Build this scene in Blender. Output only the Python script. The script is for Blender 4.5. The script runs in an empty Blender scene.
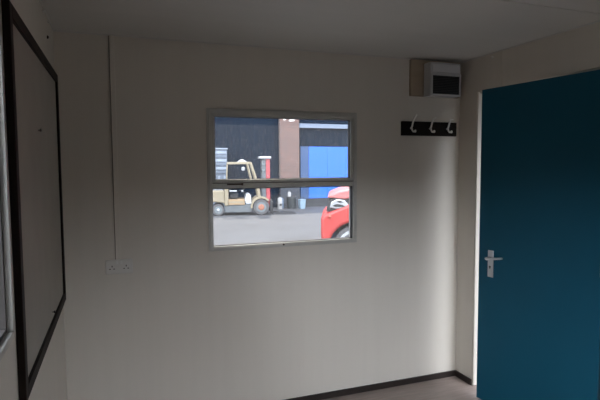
import bpy, bmesh, math, random
from mathutils import Vector, Matrix

random.seed(7)
SC = bpy.context.scene
COL = SC.collection
PI = math.pi

# ------------------------------------------------------------------ camera
CAM_Z = 1.5667
f_px, yaw, pitch, roll = 500.03, math.radians(20.131), math.radians(-3.882), math.radians(-0.3185)
cam = bpy.data.cameras.new('camera')
cam.sensor_width = 36.0
cam.sensor_fit = 'HORIZONTAL'
cam.lens = f_px / 600.0 * 36.0
cam.clip_start = 0.02
cam.clip_end = 400
camo = bpy.data.objects.new('camera', cam)
COL.objects.link(camo)
fw = Vector((math.sin(yaw) * math.cos(pitch), math.cos(yaw) * math.cos(pitch), math.sin(pitch)))
r0 = Vector((math.cos(yaw), -math.sin(yaw), 0))
u0 = r0.cross(fw)
cr, sr = math.cos(roll), math.sin(roll)
rv = r0 * cr + u0 * sr
uv = r0 * -sr + u0 * cr
M = Matrix((rv, uv, -fw)).transposed().to_4x4()
M.translation = Vector((0, 0, CAM_Z))
camo.matrix_world = M
SC.camera = camo

# ------------------------------------------------------------------ sky and exposure
SKY = 5.6
w = bpy.data.worlds.new('overcast_sky')
SC.world = w
w.use_nodes = True
nt = w.node_tree
nt.nodes.clear()
out = nt.nodes.new('ShaderNodeOutputWorld')
bg = nt.nodes.new('ShaderNodeBackground')
tc = nt.nodes.new('ShaderNodeTexCoord')
# hazy sky with a glow added behind and left to fill the room
dot = nt.nodes.new('ShaderNodeVectorMath')
dot.operation = 'DOT_PRODUCT'
glow = Vector((-0.30, -0.85, 0.42)).normalized()
dot.inputs[1].default_value = glow
ramp = nt.nodes.new('ShaderNodeValToRGB')
mr_ = nt.nodes.new('ShaderNodeMapRange')
mr_.inputs['From Min'].default_value = -1.0
mr_.inputs['From Max'].default_value = 1.0
nt.links.new(tc.outputs['Generated'], dot.inputs[0])
nt.links.new(dot.outputs['Value'], mr_.inputs['Value'])
els = ramp.color_ramp.elements
els[0].position = 0.0
els[0].color = (0.17, 0.21, 0.28, 1)
els[1].position = 1.0
els[1].color = (2.5, 2.66, 2.95, 1)
e2 = els.new(0.55)
e2.color = (0.50, 0.57, 0.68, 1)
nt.links.new(mr_.outputs[0], ramp.inputs[0])
nt.links.new(ramp.outputs[0], bg.inputs[0])
bg.inputs[1].default_value = SKY
nt.links.new(bg.outputs[0], out.inputs[0])

SUN = 8.0
if SUN > 0:
    sl = bpy.data.lights.new('sun', 'SUN')
    sl.energy = SUN
    sl.angle = math.radians(3)
    sl.color = (1.0, 0.93, 0.82)
    so = bpy.data.objects.new('sun', sl)
    COL.objects.link(so)
    az, el = math.radians(72), math.radians(56)
    d = Vector((-math.cos(az) * math.cos(el), -math.sin(az) * math.cos(el), -math.sin(el)))
    so.rotation_euler = d.to_track_quat('-Z', 'Y').to_euler()
    so.location = (8, 6, 9)

vs = SC.view_settings
vs.view_transform = 'Standard'
vs.look = 'None'
vs.gamma = 1.0
vs.use_curve_mapping = False
vs.exposure = 0.0
SC.cycles.max_bounces = 16
SC.cycles.diffuse_bounces = 10
SC.cycles.transparent_max_bounces = 16


# ------------------------------------------------------------------ helpers
def lin(r, g, b):
    def c(x):
        x /= 255.0
        return x / 12.92 if x <= 0.04045 else ((x + 0.055) / 1.055) ** 2.4
    return (c(r), c(g), c(b), 1)


MATS = {}


def mat(name, col, rough=0.6, metal=0.0, var=0.0, scale=8.0, stretch=(1, 1, 1), bump=0.0, bscale=60.0, spec=0.4, col2=None):
    m = bpy.data.materials.new(name)
    m.use_nodes = True
    t = m.node_tree
    b = t.nodes['Principled BSDF']
    b.inputs['Roughness'].default_value = rough
    b.inputs['Metallic'].default_value = metal
    b.inputs['Specular IOR Level'].default_value = spec
    c = tuple(col[:3]) + (1,)
    tc = t.nodes.new('ShaderNodeTexCoord')
    mp = t.nodes.new('ShaderNodeMapping')
    mp.inputs['Scale'].default_value = stretch
    t.links.new(tc.outputs['Object'], mp.inputs[0])
    n = t.nodes.new('ShaderNodeTexNoise')
    n.inputs['Scale'].default_value = scale
    n.inputs['Detail'].default_value = 5
    t.links.new(mp.outputs[0], n.inputs['Vector'])
    r = t.nodes.new('ShaderNodeValToRGB')
    r.color_ramp.elements[0].position = 0.3
    r.color_ramp.elements[1].position = 1.0
    c2 = col2 if col2 else tuple(x * (1 - var) for x in c[:3]) + (1,)
    r.color_ramp.elements[0].color = c2
    r.color_ramp.elements[1].color = c
    t.links.new(n.outputs[0], r.inputs[0])
    t.links.new(r.outputs[0], b.inputs['Base Color'])
    if bump > 0:
        n2 = t.nodes.new('ShaderNodeTexNoise')
        n2.inputs['Scale'].default_value = bscale
        n2.inputs['Detail'].default_value = 4
        t.links.new(mp.outputs[0], n2.inputs['Vector'])
        bp = t.nodes.new('ShaderNodeBump')
        bp.inputs['Strength'].default_value = bump
        bp.inputs['Distance'].default_value = 0.002
        t.links.new(n2.outputs[0], bp.inputs['Height'])
        t.links.new(bp.outputs[0], b.inputs['Normal'])
    MATS[name] = m
    return m


def brick_mat(name, c1, c2, mortar):
    m = mat(name, c1, rough=0.9)
    t = m.node_tree
    b = t.nodes['Principled BSDF']
    tc = t.nodes.new('ShaderNodeTexCoord')
    mp = t.nodes.new('ShaderNodeMapping')
    mp.inputs['Rotation'].default_value = (PI / 2, 0, 0)
    t.links.new(tc.outputs['Object'], mp.inputs[0])
    br = t.nodes.new('ShaderNodeTexBrick')
    br.inputs['Color1'].default_value = c1
    br.inputs['Color2'].default_value = c2
    br.inputs['Mortar'].default_value = mortar
    br.inputs['Scale'].default_value = 1.0
    br.inputs['Brick Width'].default_value = 0.225
    br.inputs['Row Height'].default_value = 0.075
    br.inputs['Mortar Size'].default_value = 0.008
    t.links.new(mp.outputs[0], br.inputs['Vector'])
    t.links.new(br.outputs[0], b.inputs['Base Color'])
    return m


def glass_mat(name, tint=0.93, haze=0.04, specks=0.5):
    m = bpy.data.materials.new(name)
    m.use_nodes = True
    t = m.node_tree
    t.nodes.clear()
    o = t.nodes.new('ShaderNodeOutputMaterial')
    tr = t.nodes.new('ShaderNodeBsdfTransparent')
    tr.inputs[0].default_value = (tint, tint, tint, 1)
    gl = t.nodes.new('ShaderNodeBsdfGlossy')
    gl.inputs['Roughness'].default_value = 0.02
    fr = t.nodes.new('ShaderNodeFresnel')
    fr.inputs[0].default_value = 1.15
    mx = t.nodes.new('ShaderNodeMixShader')
    t.links.new(fr.outputs[0], mx.inputs[0])
    t.links.new(tr.outputs[0], mx.inputs[1])
    t.links.new(gl.outputs[0], mx.inputs[2])
    # dust: a thin even film plus rain specks
    df = t.nodes.new('ShaderNodeBsdfTranslucent')
    df.inputs[0].default_value = (0.8, 0.8, 0.8, 1)
    tc = t.nodes.new('ShaderNodeTexCoord')
    n = t.nodes.new('ShaderNodeTexNoise')
    n.inputs['Scale'].default_value = 130
    n.inputs['Detail'].default_value = 2
    t.links.new(tc.outputs['Object'], n.inputs['Vector'])
    mr = t.nodes.new('ShaderNodeMapRange')
    mr.inputs['From Min'].default_value = 0.62
    mr.inputs['From Max'].default_value = 0.78
    mr.inputs['To Min'].default_value = haze
    mr.inputs['To Max'].default_value = specks
    mr.clamp = True
    t.links.new(n.outputs[0], mr.inputs[0])
    mx2 = t.nodes.new('ShaderNodeMixShader')
    t.links.new(mr.outputs[0], mx2.inputs[0])
    t.links.new(mx.outputs[0], mx2.inputs[1])
    t.links.new(df.outputs[0], mx2.inputs[2])
    t.links.new(mx2.outputs[0], o.inputs[0])
    return m


class MB:
    """collects shapes into one mesh"""

    def __init__(self):
        self.bm = bmesh.new()

    def box(self, x0, x1, y0, y1, z0, z1):
        v = [self.bm.verts.new((x, y, z)) for x in (x0, x1) for y in (y0, y1) for z in (z0, z1)]
        for q in ((0, 1, 3, 2), (4, 6, 7, 5), (0, 4, 5, 1), (2, 3, 7, 6), (0, 2, 6, 4), (1, 5, 7, 3)):
            self.bm.faces.new([v[i] for i in q])
        return self

    def bar(self, a, b, wx, wy):
        """rectangular bar from a to b"""
        a, b = Vector(a), Vector(b)
        d = (b - a).normalized()
        up = Vector((0, 1, 0)) if abs(d.y) < 0.9 else Vector((0, 0, 1))
        s = d.cross(up).normalized()
        u = s.cross(d).normalized()
        vs_ = []
        for p in (a, b):
            for sx, sy in ((-1, -1), (1, -1), (1, 1), (-1, 1)):
                vs_.append(self.bm.verts.new(p + s * sx * wx / 2 + u * sy * wy / 2))
        for q in ((3, 2, 1, 0), (4, 5, 6, 7), (0, 1, 5, 4), (1, 2, 6, 5), (2, 3, 7, 6), (3, 0, 4, 7)):
            self.bm.faces.new([vs_[i] for i in q])
        return self

    def tube(self, pts, rad, n=10):
        pts = [Vector(p) for p in pts]
        rads = rad if isinstance(rad, (list, tuple)) else [rad] * len(pts)
        rings = []
        ref = None
        for i, p in enumerate(pts):
            d = (pts[min(i + 1, len(pts) - 1)] - pts[max(i - 1, 0)]).normalized()
            if ref is None:
                ref = Vector((0, 0, 1)) if abs(d.z) < 0.9 else Vector((1, 0, 0))
            s = d.cross(ref).normalized()
            u = s.cross(d).normalized()
            ref = u
            rings.append([self.bm.verts.new(p + (s * math.cos(2 * PI * k / n) + u * math.sin(2 * PI * k / n)) * rads[i]) for k in range(n)])
        for a, b in zip(rings, rings[1:]):
            for k in range(n):
                self.bm.faces.new((a[k], a[(k + 1) % n], b[(k + 1) % n], b[k]))
        self.bm.faces.new(list(reversed(rings[0])))
        self.bm.faces.new(rings[-1])
        return self

    def prism(self, poly, y0, y1):
        """polygon in x,z extruded along y"""
        a = [self.bm.verts.new((x, y0, z)) for x, z in poly]
        b = [self.bm.verts.new((x, y1, z)) for x, z in poly]
        n = len(poly)
        self.bm.faces.new(a)
        self.bm.faces.new(list(reversed(b)))
        for i in range(n):
            self.bm.faces.new((a[i], b[i], b[(i + 1) % n], a[(i + 1) % n]))
        return self

    def lathe(self, prof, c=(0, 0, 0), axis='z', n=32):
        """profile of (radius, height) turned about an axis through c"""
        c = Vector(c)
        rings = []
        for r, h in prof:
            ring = []
            for k in range(n):
                a = 2 * PI * k / n
                if axis == 'z':
                    p = Vector((r * math.cos(a), r * math.sin(a), h))
                elif axis == 'y':
                    p = Vector((r * math.cos(a), h, r * math.sin(a)))
                else:
                    p = Vector((h, r * math.cos(a), r * math.sin(a)))
                ring.append(self.bm.verts.new(c + p))
            rings.append(ring)
        for a, b in zip(rings, rings[1:]):
            for k in range(n):
                self.bm.faces.new((a[k], a[(k + 1) % n], b[(k + 1) % n], b[k]))
        self.bm.faces.new(list(reversed(rings[0])))
        self.bm.faces.new(rings[-1])
        return self

    def build(self, name, m, parent=None, bevel=0.0, seg=2, smooth=False, xf=None):
        bm = self.bm
        if xf is not None:
            bmesh.ops.transform(bm, matrix=xf, verts=bm.verts)
        bmesh.ops.recalc_face_normals(bm, faces=bm.faces)
        me = bpy.data.meshes.new(name)
        bm.to_mesh(me)
        bm.free()
        me.materials.append(m)
        o = bpy.data.objects.new(name, me)
        COL.objects.link(o)
        if parent:
            o.parent = parent
        if bevel > 0:
            md = o.modifiers.new('bevel', 'BEVEL')
            md.width = bevel
            md.segments = seg
            md.limit_method = 'ANGLE'
            md.angle_limit = math.radians(40)
        if smooth or bevel > 0:
            for p in me.polygons:
                p.use_smooth = True
            try:
                me.set_sharp_from_angle(angle=math.radians(35))
            except Exception:
                pass
        return o


def thing(name, label, cat, loc=(0, 0, 0), rz=0.0, group=None, kind=None):
    o = bpy.data.objects.new(name, None)
    o.empty_display_size = 0.1
    COL.objects.link(o)
    o.location = loc
    o.rotation_euler = (0, 0, rz)
    tag(o, label, cat, group, kind)
    return o


def tag(o, label=None, cat=None, group=None, kind=None):
    if label:
        o['label'] = label
    if cat:
        o['category'] = cat
    if group:
        o['group'] = group
    if kind:
        o['kind'] = kind
    return o


def struct(o, label, cat):
    return tag(o, label, cat, None, 'structure')


# ------------------------------------------------------------------ materials
WALL = mat('cream_wall_panel', (0.63, 0.585, 0.515), rough=0.55, var=0.05, scale=3.0, stretch=(6, 6, 0.25), bump=0.06, bscale=20, spec=0.3)
CEIL = mat('ceiling_panel', (0.60, 0.59, 0.56), rough=0.5, var=0.05, scale=2.0, stretch=(0.3, 5, 1), spec=0.3)
FLOOR = mat('floor_vinyl', (0.34, 0.27, 0.235), rough=0.45, var=0.35, scale=5.0, stretch=(1.2, 9, 1), spec=0.35)
SKIRT = mat('dark_brown_skirting', (0.022, 0.015, 0.012), rough=0.5, var=0.3, scale=6)
DARKWOOD = mat('dark_wood_frame', (0.014, 0.008, 0.005), rough=0.6, var=0.4, scale=6, stretch=(8, 1, 8), spec=0.15)
FELT = mat('grey_board_felt', (0.36, 0.335, 0.295), rough=0.95, var=0.10, scale=6, bump=0.3, bscale=250, spec=0.1)
ALU = mat('window_aluminium', (0.56, 0.55, 0.51), rough=0.42, metal=0.45, var=0.18, scale=9, stretch=(1, 1, 1))
ALU_D = mat('window_gasket', (0.10, 0.09, 0.085), rough=0.6, var=0.3)
BROWN = mat('rusty_brown', (0.06, 0.035, 0.022), rough=0.7, var=0.4, scale=30)
GLASS = glass_mat('dusty_glass', 0.955, 0.010, 0.20)
YARDGLASS = glass_mat('dirty_yard_glass', 0.885, 0.016, 0.24)
TEAL = mat('teal_door_paint', (0.005, 0.085, 0.140), rough=0.55, var=0.10, scale=4, spec=0.2)
CREAMP = mat('cream_paint', (0.82, 0.77, 0.66), rough=0.5, var=0.06, scale=6)
STEEL = mat('satin_steel', (0.62, 0.64, 0.67), rough=0.32, metal=0.85, var=0.08, scale=20)
BLACK = mat('black_plastic', (0.012, 0.012, 0.012), rough=0.5)
WHITEP = mat('white_plastic', (0.66, 0.65, 0.62), rough=0.35, var=0.03)
HEATW = mat('heater_enamel', (0.50, 0.50, 0.50), rough=0.4, var=0.04)
PLY = mat('beige_board', (0.40, 0.32, 0.23), rough=0.7, var=0.18, scale=6, stretch=(1, 1, 8))
HOOKW = mat('white_hook_coating', (0.80, 0.78, 0.72), rough=0.3)

T = 0.06                                   # wall thickness
XL, XR, YB, YR, ZC = -0.2958, 2.339, 3.0232, -0.55, 2.30

# ------------------------------------------------------------------ room shell
# back wall, hole for window_1
W1 = dict(a0=0.515, a1=1.513, z0=1.051, z1=1.916)


def holed_wall(name, axis, at, thick, lo, hi, holes, m, z0=0.0, z1=ZC):
    """wall along x (axis 'x') or y; holes are (a0,a1,z0,z1), sorted along the wall"""
    mb = MB()

    def add(a0, a1, c0, c1):
        if a1 - a0 < 1e-5 or c1 - c0 < 1e-5:
            return
        if axis == 'x':
            mb.box(a0, a1, at, at + thick, c0, c1)
        else:
            mb.box(at, at + thick, a0, a1, c0, c1)
    p = lo
    for a0, a1, h0, h1 in holes:
        add(p, a0, z0, z1)
        add(a0, a1, z0, h0)
        add(a0, a1, h1, z1)
        p = a1
    add(p, hi, z0, z1)
    return mb.build(name, m)


i = 0.008
W2 = dict(a0=0.605, a1=1.603, z0=1.078, z1=1.965)
W4 = dict(a0=0.60, a1=2.15, z0=0.75, z1=1.85)
DO = (1.84, 2.840, 0.0, 2.065)             # door opening (y0,y1,z0,z1)
struct(holed_wall('wall_back', 'x', YB, T, XL - T, XR + T, [(W1['a0'] + i, W1['a1'] - i, W1['z0'] + i, W1['z1'] - i)], WALL),
       'cream panelled wall with the sash window in it', 'wall')
struct(holed_wall('wall_left', 'y', XL - T, T, YR - T, YB,
                  [(W2['a0'] + i, W2['a1'] - i, W2['z0'] + i, W2['z1'] - i)], WALL),
       'cream wall behind the dark framed noticeboard', 'wall')
struct(holed_wall('wall_right', 'y', XR, T, YR - T, YB, [DO], WALL), 'cream wall with the teal door', 'wall')
struct(holed_wall('wall_rear', 'x', YR - T, T, XL, XR, [(W4['a0'] + i, W4['a1'] - i, W4['z0'] + i, W4['z1'] - i)], WALL), 'cream wall behind the viewer', 'wall')
struct(MB().box(XL - T, XR + T, YR - T, YB + T, -0.08, 0).build('floor', FLOOR), 'pale brown wood effect vinyl floor', 'floor')
struct(MB().box(XL - T, XR + T, YR - T, YB + T, ZC, ZC + 0.08).build('ceiling', CEIL), 'flat grey white panelled ceiling', 'ceiling')

# skirting
struct(MB().box(XL, XR, YB - 0.012, YB, 0, 0.042).build('baseboard_back', SKIRT, bevel=0.002), 'dark brown skirting under the window wall', 'skirting')
struct(MB().box(XR - 0.012, XR, DO[1], YB - 0.012, 0, 0.042).build('baseboard_right', SKIRT, bevel=0.002), 'short dark brown skirting beside the door', 'skirting')
struct(MB().box(XL, XL + 0.012, YR, YB - 0.012, 0, 0.042).build('baseboard_left', SKIRT, bevel=0.002), 'dark brown skirting under the noticeboard', 'skirting')

# panel joints
struct(MB().box(XL, XR, 1.832, 1.856, ZC - 0.004, ZC).build('trim_1', CEIL, bevel=0.0015), 'cover strip over the ceiling panel joint', 'trim')
struct(MB().box(XR - 0.005, XR, 2.607, 2.640, 2.068, ZC).build('trim_2', WALL, bevel=0.0015), 'vertical joint strip on the wall above the teal door', 'trim')
struct(MB().box(1.096, 1.102, YB - 0.0012, YB, 0.042, W1['z0']).build('trim_3', WALL, bevel=0.0005), 'faint panel joint in the wall below the window', 'trim')
cv = MB()
cv.box(XL, XR, YB - 0.006, YB, ZC - 0.006, ZC)
struct(cv.build('trim_4', CEIL), 'thin bead where ceiling meets window wall', 'trim')
struct(MB().box(XR - 0.006, XR, YR, YB - 0.006, ZC - 0.006, ZC).build('trim_5', CEIL), 'thin bead where ceiling meets door wall', 'trim')
struct(MB().box(XL, XL + 0.006, YR, YB - 0.006, ZC - 0.006, ZC).build('trim_6', CEIL), 'thin bead where ceiling meets noticeboard wall', 'trim')


# ------------------------------------------------------------------ windows
def window(name, label, W, base, xf, dusty=GLASS, plain=False):
    """built in local axes: x along the wall, -y into the room, z up; 0 is the inner wall face"""
    a1, z1 = W['a1'] - W['a0'], W['z1'] - W['z0']
    root = thing(name, label, 'window', kind='structure')
    root.matrix_world = xf
    F = 0.028

    def ring(mb, x0, x1, c0, c1, wd, y0, y1, wt=None, wb=None):
        wt = wt or wd
        wb = wb or wd
        mb.box(x0, x0 + wd, y0, y1, c0, c1)
        mb.box(x1 - wd, x1, y0, y1, c0, c1)
        mb.box(x0 + wd, x1 - wd, y0, y1, c1 - wt, c1)
        mb.box(x0 + wd, x1 - wd, y0, y1, c0, c0 + wb)
        return mb
    mb = ring(MB(), 0, a1, 0, z1, 0.013, -0.007, 0.004)
    ring(mb, 0.009, a1 - 0.009, 0.009, z1 - 0.009, F - 0.009, -0.013, T, wt=0.026)
    mb.build('window_frame', ALU, root, bevel=0.0022)
    if plain:
        g = ring(MB(), F, a1 - F, F, z1 - F, 0.012, 0.004, 0.040)
        g.build('glazing_seal', ALU_D, root, bevel=0.001)
        MB().box(F + 0.006, a1 - F - 0.006, 0.020, 0.024, F + 0.006, z1 - F - 0.006).build('pane', dusty, root)
        return root
    # transom between the two lights
    zt = 0.404
    t = MB().box(F, a1 - F, -0.010, T, zt - 0.022, zt + 0.008)
    t.box(F, a1 - F, -0.018, -0.004, zt - 0.002, zt + 0.006)
    t.build('transom', ALU, root, bevel=0.0015)
    MB().box(F, a1 - F, -0.004, 0.01, zt + 0.008, zt + 0.012).build('weather_seal', ALU_D, root)
    # opening sash above
    s = ring(MB(), F + 0.001, a1 - F - 0.001, zt + 0.012, z1 - 0.028, 0.019, -0.009, 0.036)
    sash = s.build('sash', ALU, root, bevel=0.002)
    g = ring(MB(), F + 0.018, a1 - F - 0.018, zt + 0.030, z1 - 0.045, 0.005, 0.004, 0.030)
    g.build('glazing_seal', ALU_D, sash)
    MB().box(F + 0.018, a1 - F - 0.018, 0.020, 0.024, zt + 0.030, z1 - 0.045).build('pane', dusty, sash)
    lw = ring(MB(), F, a1 - F, F, zt - 0.023, 0.004, 0.006, 0.034)
    lw.build('lower_glazing_seal', ALU_D, root)
    MB().box(F + 0.002, a1 - F - 0.002, 0.026, 0.030, F + 0.002, zt - 0.024).build('lower_pane', dusty, root)
    # casement stay and peg
    st = MB().box(0.115, 0.20, -0.024, -0.012, zt - 0.002, zt + 0.007)
    st.tube([(0.20, -0.018, zt + 0.003), (0.215, -0.021, zt + 0.002)], [0.006, 0.008], 8)
    st.build('window_stay', BROWN, root, bevel=0.001)
    MB().lathe([(0.006, 0), (0.006, 0.006), (0.003, 0.008)], axis='z', n=10).build('peg', BROWN, root, xf=Matrix.Translation((0.475, -0.013, 0.017)) @ Matrix.Rotation(PI / 2, 4, 'X'))
    return root


window('window_1', 'aluminium sash window looking onto the yard', W1, None, Matrix.Translation((W1['a0'], YB, W1['z0'])), dusty=YARDGLASS)
# left wall: local x runs along -y ... +y, local -y points to +x
RL = Matrix(((0, -1, 0), (1, 0, 0), (0, 0, 1))).to_4x4()
window('window_2', 'aluminium window at the very left edge beside the noticeboard', W2, None, Matrix.Translation((XL, W2['a0'], W2['z0'])) @ RL, plain=True)
window('fill_window', 'unseen aluminium window added behind the viewer to light the room', W4, None, Matrix.Translation((W4['a1'], YR, W4['z0'])) @ Matrix.Rotation(PI, 4, 'Z'))  # added out of view to let more daylight onto the far wall

# ------------------------------------------------------------------ door (ajar, hinged at its near edge)
ang = math.radians(7.66)
hinge = Vector((XR - 0.004, 1.859, 0))
droot = thing('door_1', 'teal panel door standing slightly ajar', 'door', hinge, 0, kind='structure')
# local: x' along the leaf from hinge to free edge, y' away from the room
ex = Vector((-math.sin(ang), math.cos(ang), 0))
ey = Vector((math.cos(ang), math.sin(ang), 0))
DM = Matrix((ex, ey, Vector((0, 0, 1)))).transposed().to_4x4()
DM.translation = hinge
droot.matrix_world = DM
L = 0.806
MB().box(0, L, 0.0, 0.040, 0.012, 2.05).build('door_leaf', TEAL, droot, bevel=0.002)
MB().box(0.0, L, 0.0402, 0.0425, 0.012, 2.05).build('outer_facing', CREAMP, droot)
# handle plate: far edge set in 62 mm from the free edge
hx1, hx0 = L - 0.078, L - 0.122
pl = MB().box(hx0, hx1, -0.007, 0.0, 0.848, 1.022).build('handle_plate', STEEL, droot, bevel=0.004, seg=3)
lev = MB()
lx = (hx0 + hx1) / 2 + 0.004
lev.lathe([(0.012, 0), (0.011, -0.018), (0.0105, -0.030)], c=(lx, -0.007, 0.970), axis='y', n=20)
lev.tube([(lx + 0.010, -0.034, 0.970), (lx - 0.02, -0.036, 0.972), (lx - 0.07, -0.036, 0.980), (lx - 0.118, -0.034, 0.989)], [0.0085, 0.0085, 0.0075, 0.0065], 14)
lev.build('lever', STEEL, droot, smooth=True)
kh = MB().lathe([(0.0065, 0), (0.0065, -0.0012)], c=(lx - 0.002, -0.007, 0.915), axis='y', n=16)
kh.box(lx - 0.0045, lx + 0.0005, -0.0082, -0.007, 0.902, 0.912)
kh.build('keyhole', BLACK, droot)
MB().box(L, L + 0.003, 0.008, 0.032, 0.86, 1.06).build('lock_plate', STEEL, droot, bevel=0.0008)
for hz in (0.25, 1.03, 1.80):
    MB().tube([(-0.004, -0.004, hz - 0.045), (-0.004, -0.004, hz + 0.045)], 0.006, 10).build('hinge', STEEL, droot)

# door lining set in the opening, outer face of the wall
fr = MB()
fr.box(XR + 0.012, XR + T + 0.02, DO[0] - 0.0, DO[0] + 0.014, 0, DO[3])
fr.box(XR + 0.001, XR + T + 0.02, DO[1] - 0.012, DO[1], 0, DO[3])
fr.box(XR + 0.012, XR + T + 0.02, DO[0] + 0.014, DO[1] - 0.012, DO[3] - 0.010, DO[3])
struct(fr.build('trim_7', WALL, bevel=0.012, seg=4), 'cream lining of the door opening', 'door frame')

# unseen canopy added outside to shade the top of the door lining
cn = MB().prism([(0, 0), (1.15, -0.14), (1.15, -0.11), (0, 0.03)], 1.60, 3.08)
struct(cn.build('shade_canopy', CREAMP, xf=Matrix.Translation((XR + T, 0, 2.10))), 'unseen canopy added to shade the door opening from outside', 'canopy')

# ------------------------------------------------------------------ noticeboard on the left wall
nb = thing('noticeboard', 'large grey felt noticeboard in a dark wooden frame on the left wall', 'noticeboard', (XL, 1.665, 0.853))
by, bz = 2.94 - 1.665, 2.050 - 0.853
MB().box(0.001, 0.012, 0.03, by - 0.03, 0.03, bz - 0.03).build('felt_panel', FELT, nb)
fw_ = 0.043
for y0, y1, z0, z1 in ((0, fw_, 0, bz), (by - fw_, by, 0, bz), (fw_, by - fw_, bz - fw_, bz), (fw_, by - fw_, 0, fw_)):
    MB().box(0.0005, 0.022, y0, y1, z0, z1).build('frame_rail', DARKWOOD, nb, bevel=0.003)
for py, pz, m in ((0.76, 0.074, BLACK), (0.55, 0.86, BROWN)):
    MB().lathe([(0.002, 0.012), (0.002, 0.018), (0.006, 0.019), (0.006, 0.022), (0.003, 0.024)], c=(0, py, pz), axis='x', n=12).build('pin', m, nb)

# ------------------------------------------------------------------ socket and its trunking
so = thing('electrical_socket', 'white double wall socket at the foot of the thin trunking', 'socket', (0.001, YB, 0.957))
MB().box(-0.073, 0.073, -0.010, 0.0, 0.0, 0.082).build('socket_plate', mat('ivory_plastic', (0.60, 0.58, 0.54), rough=0.45), so, bevel=0.003, seg=3)
for cx in (-0.038, 0.038):
    for k, (dx, dz, sw, sh) in enumerate(((0, 0.046, 0.003, 0.006), (-0.011, 0.030, 0.005, 0.003), (0.011, 0.030, 0.005, 0.003))):
        MB().box(cx + dx - sw, cx + dx + sw * 0.6, -0.0106, -0.0098, dz - sh, dz + sh * 0.6).build('socket_hole', BLACK, so)
    MB().box(cx * 0.3 - 0.006, cx * 0.3 + 0.006, -0.0135, -0.0098, 0.055, 0.073).build('switch', WHITEP, so, bevel=0.001)
for cx in (-0.060, 0.060):
    MB().lathe([(0.003, -0.0098), (0.003, -0.0112)], c=(cx, 0, 0.041), axis='y', n=10).build('screw', STEEL, so)
tr = MB().box(-0.017, 0.009, YB - 0.014, YB, 1.040, ZC - 0.006)
tro = tr.build('cable_trunking', WALL, bevel=0.0015)
MB().box(-0.0195, -0.0165, YB - 0.003, YB, 1.040, ZC - 0.006).build('edge_shadow', BROWN, tro)  # dark strip painted in for the shadow beside the trunking
tag(tro, 'thin pale vertical cable trunking running from ceiling down to the socket', 'trunking')

# ------------------------------------------------------------------ wall heater in the corner
he = thing('wall_heater', 'white fan heater with dark grille high in the corner by the ceiling', 'heater', (1.915, YB, 2.045))
MB().box(0.0, 0.405, -0.024, 0.0, 0.0, 0.248).build('backing_board', PLY, he, bevel=0.002)
x0, x1 = 0.100, 0.347
bd = MB()
bd.box(x0, x1, -0.105, -0.024, -0.005, 0.222)
prof = None
bd.build('heater_casing', HEATW, he, bevel=0.006, seg=3)
# front frame round the grille and the bevelled panel over it
fb = MB()
fb.box(x0 + 0.004, x1 - 0.004, -0.113, -0.105, -0.004, 0.008)
fb.box(x0 + 0.004, x0 + 0.016, -0.113, -0.105, 0.008, 0.132)
fb.box(x1 - 0.014, x1 - 0.004, -0.113, -0.105, 0.008, 0.132)
fb.box(x0 + 0.004, x1 - 0.004, -0.118, -0.105, 0.132, 0.144)
fb.build('grille_frame', HEATW, he, bevel=0.002)
MB().box(x0 + 0.012, x1 - 0.012, -0.1062, -0.1045, 0.006, 0.134).build('grille_back', BLACK, he)
gs = MB()
for k in range(11):
    z = 0.012 + k * 0.0112
    gs.box(x0 + 0.014, x1 - 0.012, -0.1105, -0.1065, z, z + 0.0035)
gs.build('grille', mat('dark_grille', (0.035, 0.033, 0.032), rough=0.5), he)
MB().prism([(-0.105, 0.152), (-0.116, 0.154), (-0.110, 0.208), (-0.105, 0.210)], 0, 1).build(
    'top_panel', mat('heater_panel', (0.60, 0.60, 0.60), rough=0.35), he, bevel=0.002,
    xf=Matrix(((0, x1 - x0 - 0.024, 0, x0 + 0.012), (1, 0, 0, 0), (0, 0, 1, 0), (0, 0, 0, 1))))

# ------------------------------------------------------------------ coat rack
ck = thing('coat_rack', 'dark wooden coat rail with three white hooks under the heater', 'coat rack', (1.850, YB, 1.773))
MB().box(0, 0.452, -0.018, 0, 0, 0.098).build('rail_board', DARKWOOD, ck, bevel=0.003)
for hx, top in ((0.074, 0.140), (0.228, 0.125), (0.372, 0.112)):
    h = MB()
    lean = 0.018
    pts = [(hx - 0.004, -0.019, 0.050), (hx - 0.005, -0.030, 0.052), (hx - 0.005, -0.038, 0.066), (hx - 0.003, -0.045, 0.092), (hx + 0.003, -0.055, 0.115), (hx + lean - 0.004, -0.066, top)]
    h.tube(pts, [0.0065, 0.0065, 0.0062, 0.0058, 0.0052, 0.0042], 10)
    h.tube([(hx - 0.005, -0.030, 0.056), (hx - 0.004, -0.036, 0.038), (hx + 0.000, -0.043, 0.026), (hx + 0.008, -0.050, 0.027)], [0.0062, 0.006, 0.0058, 0.0075], 10)
    h.lathe([(0.002, -0.010), (0.007, -0.006), (0.008, 0.0), (0.007, 0.006), (0.002, 0.010)], c=(hx + 0.010, -0.052, 0.029), n=12)
    h.build('coat_hook', HOOKW, ck, smooth=True)

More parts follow.
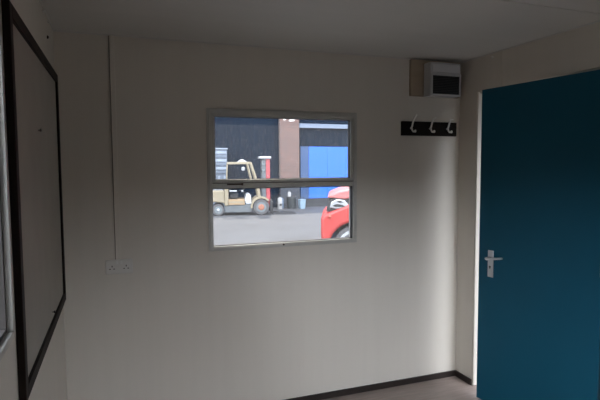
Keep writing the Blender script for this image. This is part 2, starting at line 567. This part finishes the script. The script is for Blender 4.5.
# small fixings near the ceiling
for y, z, xw, lab, sg in ((2.780, 2.279, XL, 'small bright cable clip high on the left wall above the noticeboard', 1),
                          (2.600, 2.284, XL, 'dull cable clip at the ceiling edge of the left wall, nearer the viewer', 1),
                          (2.736, 2.196, XL, 'small dark screw in the left wall near the corner', 1),
                          (2.696, 2.270, XR, 'small screw head on the wall above the teal door', -1)):
    mb = MB()
    mb.lathe([(0.008, 0), (0.008, 0.003 * sg), (0.005, 0.007 * sg), (0.002, 0.008 * sg)], c=(xw, y, z), axis='x', n=14)
    if 'clip' in lab:
        mb.tube([(xw + 0.004, y - 0.012, z - 0.004), (xw + 0.011, y, z), (xw + 0.004, y + 0.012, z + 0.004)], 0.004, 8)
    tag(mb.build('cable_clip' if 'clip' in lab else 'wall_screw', BROWN if 'dark' in lab else WHITEP, smooth=True), lab, 'clip' if 'clip' in lab else 'screw')

# ================================================================== the yard outside
GZ = -0.36
YARD = mat('yard_asphalt', (0.060, 0.061, 0.065), rough=0.75, var=0.35, scale=0.9, bump=0.4, bscale=30, spec=0.3)
NAVY = mat('navy_cladding', (0.004, 0.009, 0.017), rough=0.85, var=0.3, scale=2, stretch=(6, 1, 0.3), spec=0.05)
BLUE = mat('blue_door_paint', (0.011, 0.080, 0.40), rough=0.55, var=0.06, scale=2, spec=0.3)
BLUED = mat('dark_blue_paint', (0.012, 0.040, 0.105), rough=0.6, var=0.2, scale=2)
FASC = mat('pale_fascia', (0.10, 0.125, 0.165), rough=0.6, var=0.15, scale=3)
BRICK = brick_mat('red_brown_brick', (0.092, 0.048, 0.038, 1), (0.060, 0.036, 0.031, 1), (0.12, 0.10, 0.09, 1))
CONC = mat('dark_concrete', (0.022, 0.024, 0.028), rough=0.9, var=0.4, scale=2)
struct(MB().box(-40, 45, -40, 60, GZ - 0.3, GZ).build('yard', YARD), 'grey asphalt yard outside the window', 'yard')
FY = 22.30
fc = MB()
x = -14.0
while x < 34:
    fc.prism([(0, -0.02), (0, 0), (0.12, 0), (0.14, 0.004), (0.28, 0.004), (0.30, 0), (0.30, -0.02)], 0, 1)
    bm = fc.bm
    bm.verts.ensure_lookup_table()
    for v in bm.verts[-14:]:
        px, py, pz = v.co
        v.co = (x + px, FY - pz, GZ + py * 5.2)
    x += 0.30
fc.box(-14, 34, FY + 0.012, FY + 0.3, GZ, GZ + 5.2)
struct(fc.build('building_wall', NAVY), 'dark ribbed building wall across the yard', 'wall')
pil = thing('brick_pillar', 'brown brick pillar standing between the dark wall and the blue door', 'pillar', (7.13, 22.05, GZ), kind='structure')
MB().box(0, 0.93, 0, 0.22, 0, 5.2).build('brickwork', BRICK, pil)
MB().box(-0.012, 0.942, -0.012, 0.2, 0, 1.12).build('painted_base', mat('slate_paint', (0.035, 0.040, 0.050), rough=0.8, var=0.5, scale=3), pil)
PLAS = mat('pale_plaster', (0.42, 0.40, 0.38), rough=0.8, var=0.2)
for a0, a1, c0, c1 in ((0.14, 0.30, 4.02, 4.16), (0.42, 0.72, 3.98, 4.12)):
    MB().prism([(a0, c0 + 0.03), (a0 + 0.05, c0), (a1 - 0.04, c0 + 0.02), (a1, c1 - 0.04), (a1 - 0.06, c1), (a0 + 0.04, c1 - 0.02)], -0.012, 0.0).build('plaster_patch', PLAS, pil)
bd = thing('door_2', 'wide bright blue sliding door right of the brick pillar', 'door', (8.59, FY - 0.03, GZ), kind='structure')
for k in range(6):
    MB().box(k * 0.955, k * 0.955 + 0.952, -0.10, -0.05, 0.39, 2.84).build('door_panel', BLUE, bd, bevel=0.008)
MB().box(-0.42, -0.01, -0.09, -0.01, 0.30, 2.85).build('door_post', BLUED, bd)
MB().box(-0.5, 7.0, -0.14, -0.01, 0.0, 0.38).build('plinth', CONC, bd)
struct(MB().box(8.10, 20, FY - 0.16, FY - 0.035, 3.36, 3.56).build('trim_8', FASC), 'pale horizontal fascia above the blue door', 'trim')


# unseen hoardings added to block low sky from the rear and left windows
BLOCK_TIMBER = mat('blocker_timber', (0.035, 0.034, 0.032), rough=0.85, var=0.3, scale=2, stretch=(4, 4, 0.4))
struct(MB().box(-8.1, 20, -13.1, -13.0, GZ, GZ + 3.2).build('sky_block_fence', BLOCK_TIMBER), 'unseen dark hoarding added to block low sky behind the viewer', 'fence')
struct(MB().box(-8.1, -8.0, -13.0, 20, GZ, GZ + 3.5).build('sky_block_fence', BLOCK_TIMBER), 'unseen dark hoarding added to block low sky on the left', 'fence')

# unseen cabin added to cut sky light through the door gap
BLOCK_CLAD = mat('blocker_cladding', (0.05, 0.055, 0.06), rough=0.7, var=0.2, scale=2, stretch=(8, 8, 0.3))
nc = thing('blocker_cabin', 'unseen dark grey cabin added to block sky light at the teal door', 'cabin', (4.9, -9.0, GZ), kind='structure')
MB().box(0, 2.6, 0, 10.0, 0.15, 2.95).build('blocker_body', BLOCK_CLAD, nc, bevel=0.02)
MB().box(-0.06, 2.66, -0.06, 10.06, 2.95, 3.08).build('blocker_roof', BLOCK_CLAD, nc, bevel=0.02)
for yy in (0.4, 4.9, 9.4):
    MB().box(0.1, 2.5, yy, yy + 0.2, 0, 0.15).build('blocker_bearer', BLOCK_TIMBER, nc)

# ------------------------------------------------------------------ forklift, side on, facing right
FKC = mat('forklift_cream', (0.19, 0.16, 0.105), rough=0.55, var=0.25, scale=4)
FKO = mat('forklift_ochre', (0.22, 0.15, 0.08), rough=0.55, var=0.3, scale=5)
FKG = mat('forklift_grey', (0.075, 0.085, 0.09), rough=0.6, var=0.3, scale=5)
FKD = mat('forklift_dark', (0.012, 0.013, 0.015), rough=0.6, var=0.3, scale=5)
TYRE = mat('tyre_rubber', (0.055, 0.054, 0.056), rough=0.85, var=0.2, scale=8)
RIMG = mat('wheel_grey', (0.075, 0.09, 0.095), rough=0.5)
RIMO = mat('wheel_orange', (0.22, 0.085, 0.05), rough=0.6, var=0.2)
RED = mat('mast_red', (0.24, 0.035, 0.04), rough=0.5, var=0.2)
LGT = mat('pale_grey_paint', (0.28, 0.29, 0.30), rough=0.5, var=0.1)
fk = thing('forklift', 'cream forklift truck with red mast parked side on across the yard', 'forklift', (4.03, 19.31, GZ), -math.radians(11.5))
WD = 1.12
MB().prism([(-0.86, 0.42), (-0.90, 0.70), (-0.84, 0.98), (-0.10, 1.00), (-0.07, 0.52), (-0.10, 0.44), (-0.16, 0.50), (-0.50, 0.54), (-0.66, 0.40)], 0.03, WD - 0.03).build('counterweight', FKC, fk, bevel=0.05, seg=3)
MB().prism([(-0.80, 0.97), (-0.78, 1.22), (-0.66, 1.28), (-0.14, 1.28), (-0.12, 0.97)], 0.10, WD - 0.10).build('engine_hood', mat('hood_grey', (0.17, 0.18, 0.19), rough=0.5, var=0.2), fk, bevel=0.04, seg=3)
MB().prism([(-0.07, 0.12), (0.95, 0.12), (1.02, 0.30), (1.02, 0.44), (-0.10, 0.44)], 0.04, WD - 0.04).build('chassis', FKG, fk, bevel=0.02)
MB().box(0.06, 0.70, 0.0, WD, 0.41, 0.63).build('side_panel', FKO, fk, bevel=0.02)
MB().box(0.10, 0.64, -0.006, WD + 0.006, 0.50, 0.55).build('side_stripe', FKC, fk, bevel=0.004)
MB().box(-0.09, 0.07, 0.0, WD, 0.38, 1.30).build('rear_post', FKC, fk, bevel=0.03)
sb = MB().box(0.10, 0.46, 0.30, 0.84, 0.64, 0.86)
sb.build('seat', FKD, fk, bevel=0.05, seg=3)
MB().prism([(0.08, 0.80), (0.06, 1.14), (0.12, 1.18), (0.20, 0.84)], 0.32, 0.82).build('backrest', FKD, fk, bevel=0.03)
MB().box(0.10, 0.40, 0.14, 0.28, 0.93, 0.98).build('armrest', LGT, fk, bevel=0.015)
stw = MB()
stw.lathe([(0.13, 0), (0.15, 0.012), (0.15, 0.03), (0.13, 0.04), (0.115, 0.02)], axis='z', n=24)
stw.tube([(0, 0, 0.02), (0.16, 0, -0.34)], 0.022, 10)
stw.build('steering_wheel', FKD, fk, smooth=True, xf=Matrix.Translation((0.60, 0.56, 0.95)) @ Matrix.Rotation(-0.35, 4, 'Y'))
MB().lathe([(0.035, -0.02), (0.05, 0.01), (0.03, 0.05)], c=(0.62, 0.30, 0.93), n=16).build('lever_knob', LGT, fk, smooth=True)
MB().prism([(0.74, 0.44), (0.70, 0.62), (0.76, 0.80), (0.86, 0.86), (0.94, 0.80), (0.97, 0.44)], 0.02, WD - 0.02).build('cowl', LGT, fk, bevel=0.03, seg=3)


def arc_fender(cx, cz, r0_, r1_, a0, a1, y0, y1, name, m):
    n = 14
    poly = [(cx + r1_ * math.cos(a0 + (a1 - a0) * k / n), cz + r1_ * math.sin(a0 + (a1 - a0) * k / n)) for k in range(n + 1)]
    poly += [(cx + r0_ * math.cos(a1 + (a0 - a1) * k / n), cz + r0_ * math.sin(a1 + (a0 - a1) * k / n)) for k in range(n + 1)]
    MB().prism(poly, y0, y1).build(name, m, fk, bevel=0.006)


for y0 in (-0.03, WD - 0.27):
    arc_fender(1.345, 0.315, 0.345, 0.42, math.radians(40), math.radians(185), y0, y0 + 0.30, 'fender', FKC)
    # front wheels
    wy = y0 + 0.01
    tyre = MB().lathe([(0.20, 0.0), (0.29, 0.0), (0.315, 0.03), (0.315, 0.22), (0.29, 0.25), (0.20, 0.25)], c=(1.345, wy, 0.315), axis='y', n=40).build('front_wheel', TYRE, fk, smooth=True)
    MB().lathe([(0.20, -0.005), (0.20, 0.255)], c=(1.345, wy, 0.315), axis='y', n=32).build('rim', RIMG, tyre, smooth=True)
    MB().lathe([(0.05, -0.035), (0.10, -0.03), (0.12, -0.012), (0.12, 0.262), (0.08, 0.28)], c=(1.345, wy, 0.315), axis='y', n=24).build('hub', RIMO, tyre, smooth=True)
for y0 in (0.0, WD - 0.22):
    tyre = MB().lathe([(0.15, 0.0), (0.21, 0.0), (0.228, 0.025), (0.228, 0.18), (0.21, 0.205), (0.15, 0.205)], c=(-0.337, y0, 0.228), axis='y', n=36).build('rear_wheel', TYRE, fk, smooth=True)
    MB().lathe([(0.15, -0.004), (0.15, 0.209)], c=(-0.337, y0, 0.228), axis='y', n=28).build('rim', RIMG, tyre, smooth=True)
    MB().lathe([(0.03, -0.03), (0.05, -0.02), (0.06, -0.003), (0.06, 0.212), (0.03, 0.23)], c=(-0.337, y0, 0.228), axis='y', n=20).build('hub', LGT, tyre, smooth=True)
# overhead guard
gd = MB()
for y in (0.06, WD - 0.06):
    gd.bar((0.0, y, 1.28), (0.04, y, 2.06), 0.045, 0.05)
    gd.bar((0.02, y, 2.05), (0.97, y, 2.06), 0.09, 0.07)
    gd.bar((0.95, y, 2.08), (1.20, y, 1.32), 0.075, 0.07)
    gd.bar((1.20, y, 1.34), (1.28, y, 0.72), 0.11, 0.07)
    gd.bar((0.82, y, 2.04), (0.98, y, 1.40), 0.05, 0.05)
for k in range(7):
    xx = 0.06 + k * 0.145
    gd.bar((xx, 0.06, 2.06), (xx, WD - 0.06, 2.06), 0.04, 0.03)
gd.build('overhead_guard', FKC, fk, bevel=0.01)
MB().prism([(0.42, 2.09), (0.56, 2.20), (0.66, 2.20), (0.84, 2.09)], 0.20, WD - 0.20).build('roof_box', LGT, fk, bevel=0.02)
MB().lathe([(0.05, -0.10), (0.075, -0.06), (0.075, 0.02), (0.04, 0.05)], c=(0.66, 0.18, 1.86), n=18).build('work_lamp', LGT, fk, smooth=True)
# mast
for y in (0.20, WD - 0.30):
    MB().box(1.40, 1.56, y, y + 0.10, 0.06, 2.24).build('mast_rail', FKG, fk, bevel=0.01)
    MB().box(1.56, 1.72, y - 0.02, y + 0.12, 0.30, 2.24).build('inner_mast_rail', RED, fk, bevel=0.01)
MB().box(1.30, 1.76, 0.10, WD - 0.10, 2.23, 2.32).build('crosshead', LGT, fk, bevel=0.015)
for z in (0.35, 1.15, 1.72, 1.95):
    MB().box(1.41, 1.53, 0.18, WD - 0.18, z, z + 0.09).build('mast_crossbar', RIMG, fk, bevel=0.01)
MB().box(1.70, 1.78, 0.08, WD - 0.08, 0.12, 0.60).build('fork_carriage', FKD, fk, bevel=0.01)
for y in (0.18, WD - 0.30):
    MB().prism([(1.78, 0.50), (1.82, 0.50), (1.83, 0.10), (1.86, 0.075), (2.75, 0.045), (2.75, 0.03), (1.80, 0.03), (1.78, 0.06)], y, y + 0.12).build('fork', FKD, fk)

# ------------------------------------------------------------------ grey slatted cabinet behind the forklift
cb = thing('storage_cabinet', 'blue grey slatted metal cabinet standing behind the forklift', 'cabinet', (3.55, 21.45, GZ))
CABM = mat('cabinet_metal', (0.075, 0.095, 0.125), rough=0.6, var=0.25, scale=4, stretch=(1, 1, 4))
CABL = mat('cabinet_pale', (0.16, 0.19, 0.23), rough=0.6, var=0.2, scale=4)
MB().box(0, 0.97, 0, 0.60, 0, 2.66).build('cabinet_body', CABM, cb, bevel=0.01)
MB().box(-0.03, 1.0, -0.04, 0.62, 2.66, 2.72).build('cabinet_top', CABL, cb, bevel=0.01)
for k in range(6):
    MB().box(0.03, 0.94, -0.03, 0.0, 1.62 + k * 0.17, 1.62 + k * 0.17 + 0.11).build('slat', CABL if k % 2 else CABM, cb, bevel=0.008)
for k in range(4):
    MB().box(0.08 + k * 0.24, 0.08 + k * 0.24 + 0.09, -0.03, 0.0, 0.3, 1.52).build('door_bar', CABL, cb, bevel=0.008)

# ------------------------------------------------------------------ bins and drums at the foot of the pillar
WB = mat('white_drum_plastic', (0.23, 0.23, 0.225), rough=0.5, var=0.1)
PB = mat('pale_blue_plastic', (0.14, 0.20, 0.25), rough=0.45, var=0.1)
GB = mat('grey_blue_plastic', (0.085, 0.12, 0.17), rough=0.5, var=0.1)
DB = mat('dark_bin_plastic', (0.014, 0.018, 0.020), rough=0.55, var=0.2)


def drum(loc, r, h, m, label, cat='drum', name='drum', mark=None):
    t = thing(name, label, cat, loc)
    MB().lathe([(r * 0.94, 0), (r, 0.03), (r, h * 0.45), (r * 1.03, h * 0.48), (r, h * 0.51), (r, h - 0.05), (r * 0.85, h)], n=28).build('body', m, t, smooth=True)
    MB().lathe([(r * 0.35, h - 0.01), (r * 0.35, h + 0.03), (r * 0.28, h + 0.045)], n=20).build('cap', m, t, smooth=True)
    if mark:
        MB().lathe([(0.055, -r - 0.012), (0.055, -r + 0.02)], c=(0, 0, h * 0.4), axis='y', n=16).build('outlet', mark, t)
    return t


drum((6.88, 21.40, GZ), 0.105, 0.50, WB, 'white plastic drum with a dark outlet left of the pillar foot', mark=BLACK)
drum((7.06, 21.70, GZ), 0.10, 0.46, GB, 'grey blue canister just right of the white drum', 'canister', 'canister')
drum((6.50, 21.60, GZ), 0.10, 0.36, WB, 'short white canister standing nearest the forklift mast', 'canister', 'canister')
bn = thing('dustbin', 'dark dustbin in front of the brick pillar', 'bin', (7.46, 21.50, GZ))
MB().lathe([(0.19, 0), (0.225, 0.48), (0.24, 0.49), (0.24, 0.52), (0.21, 0.54)], n=28).build('body', DB, bn, smooth=True)
MB().tube([(-0.02, 0, 0.535), (-0.02, 0, 0.57), (0.14, 0, 0.57), (0.14, 0, 0.535)], 0.014, 8).build('lid_handle', DB, bn)
jg = thing('jerrycan', 'white plastic jerrycan standing on the lid of the dark dustbin', 'jerrycan', (7.35, 21.46, GZ + 0.541))
MB().prism([(-0.07, 0), (0.07, 0), (0.075, 0.17), (0.05, 0.21), (-0.05, 0.21), (-0.075, 0.17)], -0.05, 0.05).build('body', WB, jg, bevel=0.015, seg=3)
MB().tube([(-0.05, 0, 0.19), (-0.05, 0, 0.245), (0.03, 0, 0.245), (0.06, 0, 0.19)], 0.013, 8).build('carry_handle', WB, jg, smooth=True)
MB().lathe([(0.022, 0.20), (0.022, 0.235), (0.018, 0.24)], c=(-0.045, 0.02, 0.0), n=14).build('cap', BLACK, jg, smooth=True)
tb = thing('plastic_tub', 'pale blue plastic tub at the right foot of the pillar', 'tub', (7.86, 21.20, GZ))
MB().lathe([(0.155, 0), (0.19, 0.38), (0.20, 0.385), (0.20, 0.42), (0.17, 0.43)], n=4).build('body', PB, tb, bevel=0.03, seg=3, xf=Matrix.Rotation(PI / 4 + 0.1, 4, 'Z'))
MB().tube([(-0.11, 0, 0.42), (-0.08, 0, 0.52), (0.08, 0, 0.52), (0.11, 0, 0.42)], 0.014, 8).build('tub_handle', DB, tb)

# ------------------------------------------------------------------ red van, near side towards the window
VR = mat('red_van_paint', (0.30, 0.030, 0.026), rough=0.45, var=0.08, scale=2, spec=0.35)
VP = mat('sunlit_red_paint', (0.34, 0.10, 0.095), rough=0.4, var=0.1, scale=2)  # bonnet red made paler for the sunlight on its top
VB = mat('van_black_trim', (0.012, 0.012, 0.013), rough=0.5)
VG = mat('van_window', (0.03, 0.035, 0.04), rough=0.08, spec=0.6)
LENS = mat('lamp_lens', (0.22, 0.23, 0.24), rough=0.15, spec=0.7)
va = math.radians(24.2)
vn = thing('van', 'red van with a pale headlamp parked at the right of the window', 'van', (3.575, 8.62, GZ), -va)
AR = 0.50


def arch(cx, cz=0.37, r=AR, n=14, lo=0.30):
    a = math.asin((lo - cz) / r)
    return [(cx + r * math.cos(PI - a + (2 * a - PI) * k / n), cz + r * math.sin(PI - a + (2 * a - PI) * k / n)) for k in range(n + 1)]


base = [(0.03, 0.30)] + arch(0.64) + arch(3.75) + [(4.82, 0.30), (4.86, 0.6), (4.84, 1.2)]
body = base + [(1.55, 1.46), (1.0, 1.40), (0.55, 1.22), (0.24, 1.09), (0.06, 1.02), (0.0, 0.94), (0.0, 0.62)]
MB().prism(body, 0, 1.86).build('body', VR, vn, bevel=0.07, seg=4)
MB().prism([(0.11, 1.335), (0.18, 1.39), (0.35, 1.455), (0.62, 1.50), (1.05, 1.58), (1.12, 1.46), (0.75, 1.36), (0.45, 1.30)], 0.02, 1.84).build('bonnet', VP, vn, bevel=0.03, seg=3)
MB().prism([(0.10, 1.08), (0.155, 1.30), (0.50, 1.33), (0.60, 1.20), (0.50, 1.12)], 0.06, 1.80).build('lamp_recess', VB, vn)
for y0, y1 in ((0.025, 0.5), (1.36, 1.835)):
    lp = MB().prism([(0.16, 1.14), (0.19, 1.25), (0.30, 1.31), (0.44, 1.29), (0.52, 1.20), (0.47, 1.14), (0.3, 1.12)], y0, y1).build('headlamp', LENS, vn, bevel=0.02, seg=3)
    MB().prism([(0.22, 1.19), (0.30, 1.215), (0.40, 1.20), (0.46, 1.165), (0.36, 1.16), (0.26, 1.165)], y0 - 0.008, y0 + 0.02).build('lamp_bezel', VB, lp)
    MB().prism([(0.30, 1.265), (0.36, 1.275), (0.41, 1.245), (0.34, 1.24)], y0 - 0.008, y0 + 0.02).build('lamp_bezel', VB, lp)
MB().prism([(1.0, 1.40), (1.75, 2.15), (1.95, 2.24), (4.7, 2.26), (4.82, 2.15), (4.84, 1.19), (1.55, 1.30)], 0.06, 1.80).build('upper_body', VR, vn, bevel=0.08, seg=4)
for y0 in (0.045, 1.79):
    MB().prism([(1.35, 1.56), (1.82, 2.05), (2.55, 2.07), (2.55, 1.52)], y0, y0 + 0.025).build('side_window', VG, vn, bevel=0.01)
MB().box(0.10, 4.75, 0.16, 1.70, 0.22, 0.50).build('underbody', VB, vn)
for cx in (0.64, 3.75):
    for y0 in (0.03, 1.62):
        ty = MB().lathe([(0.24, 0), (0.37, 0.0), (0.40, 0.03), (0.40, 0.18), (0.37, 0.21), (0.24, 0.21)], c=(cx, y0, 0.40), axis='y', n=40).build('wheel', MATS['tyre_rubber'], vn, smooth=True)
        MB().lathe([(0.05, -0.01), (0.15, 0.01), (0.33, -0.004), (0.34, 0.01), (0.34, 0.2), (0.1, 0.21)], c=(cx, y0, 0.40), axis='y', n=32).build('hubcap', MATS['pale_grey_paint'], ty, smooth=True)
MB().tube([(0.16, -0.01, 0.98), (0.19, -0.014, 0.98)], 0.03, 12).build('side_marker', mat('orange_lens', (0.30, 0.06, 0.03), rough=0.3), vn)
